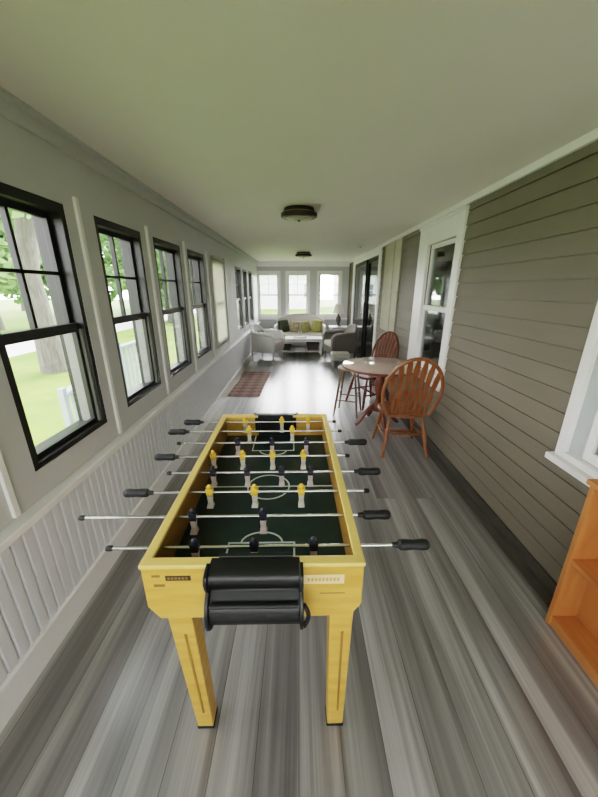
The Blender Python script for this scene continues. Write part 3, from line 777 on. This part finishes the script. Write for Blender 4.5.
# tray on the coffee table
t = thing('serving_tray', 'pale oval tray on top of the coffee table', 'tray', (.02,7.98,.425))
MB().lathe([(.15,.0),(.17,.006),(.18,.03),(.172,.03),(.16,.010),(.02,.008)], n=32).build('tray_dish', M['cushion'], t, smooth=True)
# side table + lamp
SD = thing('side_table', 'white side table with lower shelf in the far right corner', 'table', (1.03,8.66,0))
MB().box(-.24,.24,-.22,.22,.60,.625).build('tabletop', M['whitewood'], SD, bev=.005)
MB().box(-.20,.20,-.18,.18,.16,.18).build('lower_shelf', M['whitewood'], SD, bev=.003)
for sx in (-1,1):
    for sy in (-1,1): MB().frustum((sx*.205,sy*.185,0),(.014,.014),(sx*.205,sy*.185,.60),(.020,.020)).build('leg', M['whitewood'], SD, bev=.003)
LP = thing('table_lamp', 'table lamp with white shade and dark base on the white side table', 'lamp', (1.03,8.66,.625))
MB().lathe([(.07,0),(.075,.015),(.03,.03),(.04,.08),(.065,.15),(.06,.22),(.025,.29),(.016,.32)], n=24).build('lamp_base', M['lampbase'], LP, smooth=True)
MB().tube([(0,0,.30),(0,0,.54)], .006, 8).build('lamp_pole', M['bronze'], LP, smooth=True)
b = MB(); rr = []
for r_, h_ in ((.155,.33),(.10,.56),(.096,.56),(.150,.33)):
    rr.append([b.bm.verts.new((r_*math.cos(2*PI*k_/32), r_*math.sin(2*PI*k_/32), h_)) for k_ in range(32)])
for A, B in zip(rr, rr[1:]+rr[:1]):
    for k_ in range(32): b._f([A[k_],A[(k_+1)%32],B[(k_+1)%32],B[k_]])
b.build('lamp_shade', M['lampshade'], LP, smooth=True)

# ------------------------------------------------------------------ outside
GZ = -.5
struct(MB().box(-9.2,60,-40,70,GZ-.2,GZ).build('ground', M['lawn']), 'mown green lawn around the porch')
struct(MB().box(-13.4,-9.2,-40,70,GZ-.2,GZ-.02).build('road', M['road']), 'pale street beyond the lawn')
struct(MB().box(-60,-13.4,-40,70,GZ-.2,GZ).build('ground.001', M['lawn']), 'grass on the far side of the street')
# steps and rail outside the left windows
RL = thing('porch_railing', 'weathered white picket stair railing outside the left windows', 'railing', (-2.2,0,0))
def zt_(yv): return .62+.27*max(0,min(1,(yv-2.9)/1.0))
def zb_(yv): return zt_(yv)-.42-.25*max(0,min(1,(yv-2.9)/1.0))
def bar(zf, w, h):
    b = MB()
    ys_ = (2.86,3.9,5.3)
    for ya, yb in zip(ys_, ys_[1:]):
        b.hexa([(-w,ya,zf(ya)-h),(w,ya,zf(ya)-h),(w,yb,zf(yb)-h),(-w,yb,zf(yb)-h),(-w,ya,zf(ya)),(w,ya,zf(ya)),(w,yb,zf(yb)),(-w,yb,zf(yb))])
    return b
bar(zt_,.035,.035).build('top_rail', M['rail'], RL, bev=.003); bar(lambda v: zb_(v)+.03,.02,.035).build('bottom_rail', M['rail'], RL, bev=.003)
for yv in (2.86,3.9,5.3): MB().box(-.028,.028,yv-.028,yv+.028,GZ if yv < 3 else -.12,zt_(yv)+.06).build('post', M['rail'], RL, bev=.004)
yv = 2.98
while yv < 5.25:
    if abs(yv-3.9) > .06: MB().box(-.014,.014,yv-.014,yv+.014,zb_(yv)+.01,zt_(yv)-.02).build('picket', M['rail'], RL)
    yv += .105
dk = MB().box(-2.4,XL-T-.01,3.85,5.4,-.12,-.02).box(-2.4,XL-T-.01,3.85,5.4,GZ,-.12)
for k_ in range(3): dk.box(-2.4,XL-T-.01,3.85-.27*(k_+1),3.85-.27*k_,GZ,-.14-.12*k_)
struct(dk.build('porch_steps', M['deck']), 'deck landing with steps outside the left windows')

# trees: own trunk and own crown of leaf faces
def crown_mesh(seed, n, R, Hh, low, leaf):
    rnd = random.Random(seed); b = MB()
    blobs = [(rnd.uniform(-R*.55,R*.55), rnd.uniform(-R*.55,R*.55), low+Hh*rnd.uniform(.18,.85), R*rnd.uniform(.35,.6)) for _ in range(14)]
    for _ in range(n):
        bx, by, bz, br_ = rnd.choice(blobs)
        d_ = Vector((rnd.gauss(0,1), rnd.gauss(0,1), rnd.gauss(0,1))).normalized()*br_*rnd.uniform(.55,1)**.5
        c_ = Vector((bx,by,bz))+Vector((d_.x,d_.y,d_.z*.9))
        if c_.z < low: c_.z = low+rnd.uniform(0,.4)
        a1 = Vector((rnd.gauss(0,1),rnd.gauss(0,1),rnd.gauss(0,.6))).normalized()
        a2 = a1.cross(Vector((rnd.gauss(0,1),rnd.gauss(0,1),rnd.gauss(0,1)))).normalized()
        l_ = leaf*rnd.uniform(.6,1.3)
        vs = [b.bm.verts.new(c_+a1*l_*u+a2*l_*.55*v) for u, v in ((-1,0),(0,-1),(1,0),(0,1))]
        b._f(vs)
    return b
def tree(name, label, loc, trunk_r, Hh, R, low, n, leaf, seed, m_leaf, group='trees beyond the lawn'):
    t = thing(name, label, 'tree', loc, 0, group)
    rnd = random.Random(seed+1)
    pts = [(rnd.uniform(-.05,.05)*k_, rnd.uniform(-.05,.05)*k_, (low+Hh*.6)*k_/6) for k_ in range(7)]
    b = MB().tube(pts, [trunk_r*1.35,trunk_r*1.02,trunk_r*.95,trunk_r*.85,trunk_r*.7,trunk_r*.5,trunk_r*.25], 14)
    for k_ in range(5):
        a_ = k_*2*PI/5+rnd.random(); z_ = low+Hh*.15
        b.tube([(0,0,z_),(math.cos(a_)*R*.3,math.sin(a_)*R*.3,z_+Hh*.2),(math.cos(a_)*R*.6,math.sin(a_)*R*.6,z_+Hh*.35)], [trunk_r*.4,trunk_r*.25,trunk_r*.08], 8)
    b.build('trunk', M['bark'], t, smooth=True)
    cm = crown_mesh(seed, n, R, Hh, low, leaf)
    bmesh_out = bpy.data.meshes.new('crown'); cm.bm.to_mesh(bmesh_out); cm.bm.free(); bmesh_out.materials.append(m_leaf)
    o = bpy.data.objects.new('crown', bmesh_out); COL.objects.link(o); o.parent = t
    return t
M['leaf2'] = mat('pale_green_leaves', srgb(150,176,120), .6, var=.4, scale=1.2, col2=srgb(112,146,88))
translucent(M['leaf']); translucent(M['leaf2'])
tree('shade_tree', 'big grey-trunked tree on the lawn seen through the nearest left window', (-6.4,8.3,GZ), .25, 6.5, 3.6, 3.4, 6500, .16, 3, M['leaf2'], None)
tA = tree('shade_tree', 'leafy green tree across the street, right of the big trunk in the nearest window', (-18.5,26.5,GZ), .25, 9, 4.2, .8, 4500, .36, 11, M['leaf'])
tB = tree('shade_tree', 'pale green tree across the street, left of the big trunk in the nearest window', (-15.8,17.2,GZ), .25, 8, 4.0, 1.0, 4500, .36, 23, M['leaf2'])
spots = [(tB,-18,37,'pale green tree across the street seen through the second left window'),(tA,-8.2,21.5,'green tree on the near side of the street seen through the third left window'),
         (tA,-14.5,46,'distant green tree seen through the fourth left window'),(tB,-27,33,'tall pale tree far behind the street trees in the nearest left window')]
for k_, (src, x_, y_, lb) in enumerate(spots): dup(src, (x_,y_,GZ), k_*1.3, lb)

# houses beyond the end windows
def house(label, loc, w, d, h, mw, wins):
    t = thing('neighbour_house', label, 'house', loc)
    MB().box(-w/2,w/2,0,d,0,h).build('house_wall', mw, t)
    MB().prism([(-w/2-.4,h),(w/2+.4,h),(0,h+w*.2)], -.4, d+.4, 'y').build('roof', M['roof'], t)
    for x_, z_ in wins:
        f_ = MB().box(x_-.55,x_+.55,-.05,0,z_-.75,z_+.75).build('house_window', M['trim'], t)
        MB().box(x_-.45,x_+.45,-.06,-.05,z_-.65,z_-.03).box(x_-.45,x_+.45,-.06,-.05,z_+.03,z_+.65).build('window_pane', M['pane'], f_)
house('white sided house seen through the left and middle end windows', (-1.9,36,GZ), 8.4, 6, 3.6, M['housewhite'], [(-2.6,1.9),(.4,1.9),(2.9,1.9)])
house('rose sided house seen through the right end window', (8.2,36,GZ), 8.0, 6, 3.6, M['housepink'], [(-2.6,1.9),(.6,1.9)])

# ------------------------------------------------------------------ light, sky, camera
w = bpy.data.worlds.new('overcast_sky'); SC.world = w; w.use_nodes = True
nt = w.node_tree; bg = nt.nodes['Background']
tc = nt.nodes.new('ShaderNodeTexCoord'); sx = nt.nodes.new('ShaderNodeSeparateXYZ'); cr = nt.nodes.new('ShaderNodeValToRGB')
cr.color_ramp.elements[0].position = .0; cr.color_ramp.elements[0].color = (1,.99,.98,1)
cr.color_ramp.elements[1].position = 1; cr.color_ramp.elements[1].color = (.88,.93,1,1)
nt.links.new(tc.outputs['Generated'], sx.inputs[0]); nt.links.new(sx.outputs['Z'], cr.inputs[0]); nt.links.new(cr.outputs[0], bg.inputs[0])
# the overcast is brighter towards the far end of the porch (veiled sun)
mr = nt.nodes.new('ShaderNodeMapRange'); mr.interpolation_type = 'SMOOTHSTEP'
mr.inputs['From Min'].default_value = .55; mr.inputs['From Max'].default_value = 1.0; mr.inputs['To Min'].default_value = 3.0; mr.inputs['To Max'].default_value = 15.0
nt.links.new(sx.outputs['Y'], mr.inputs['Value']); nt.links.new(mr.outputs[0], bg.inputs['Strength'])
cam = bpy.data.cameras.new('camera'); co = bpy.data.objects.new('camera', cam); COL.objects.link(co)
cam.sensor_fit = 'VERTICAL'; cam.sensor_height = 36; cam.lens = 323/797*36; cam.clip_start = .02; cam.clip_end = 300
co.location = (0,0,1.55); co.rotation_euler = (math.radians(90-18.73),0,0)
SC.camera = co
SC.view_settings.view_transform = 'Filmic'
SC.view_settings.look = 'Medium High Contrast'
SC.view_settings.exposure = 1.72
SC.cycles.use_denoising = True
SC.cycles.max_bounces = 12; SC.cycles.diffuse_bounces = 8; SC.cycles.transparent_max_bounces = 16
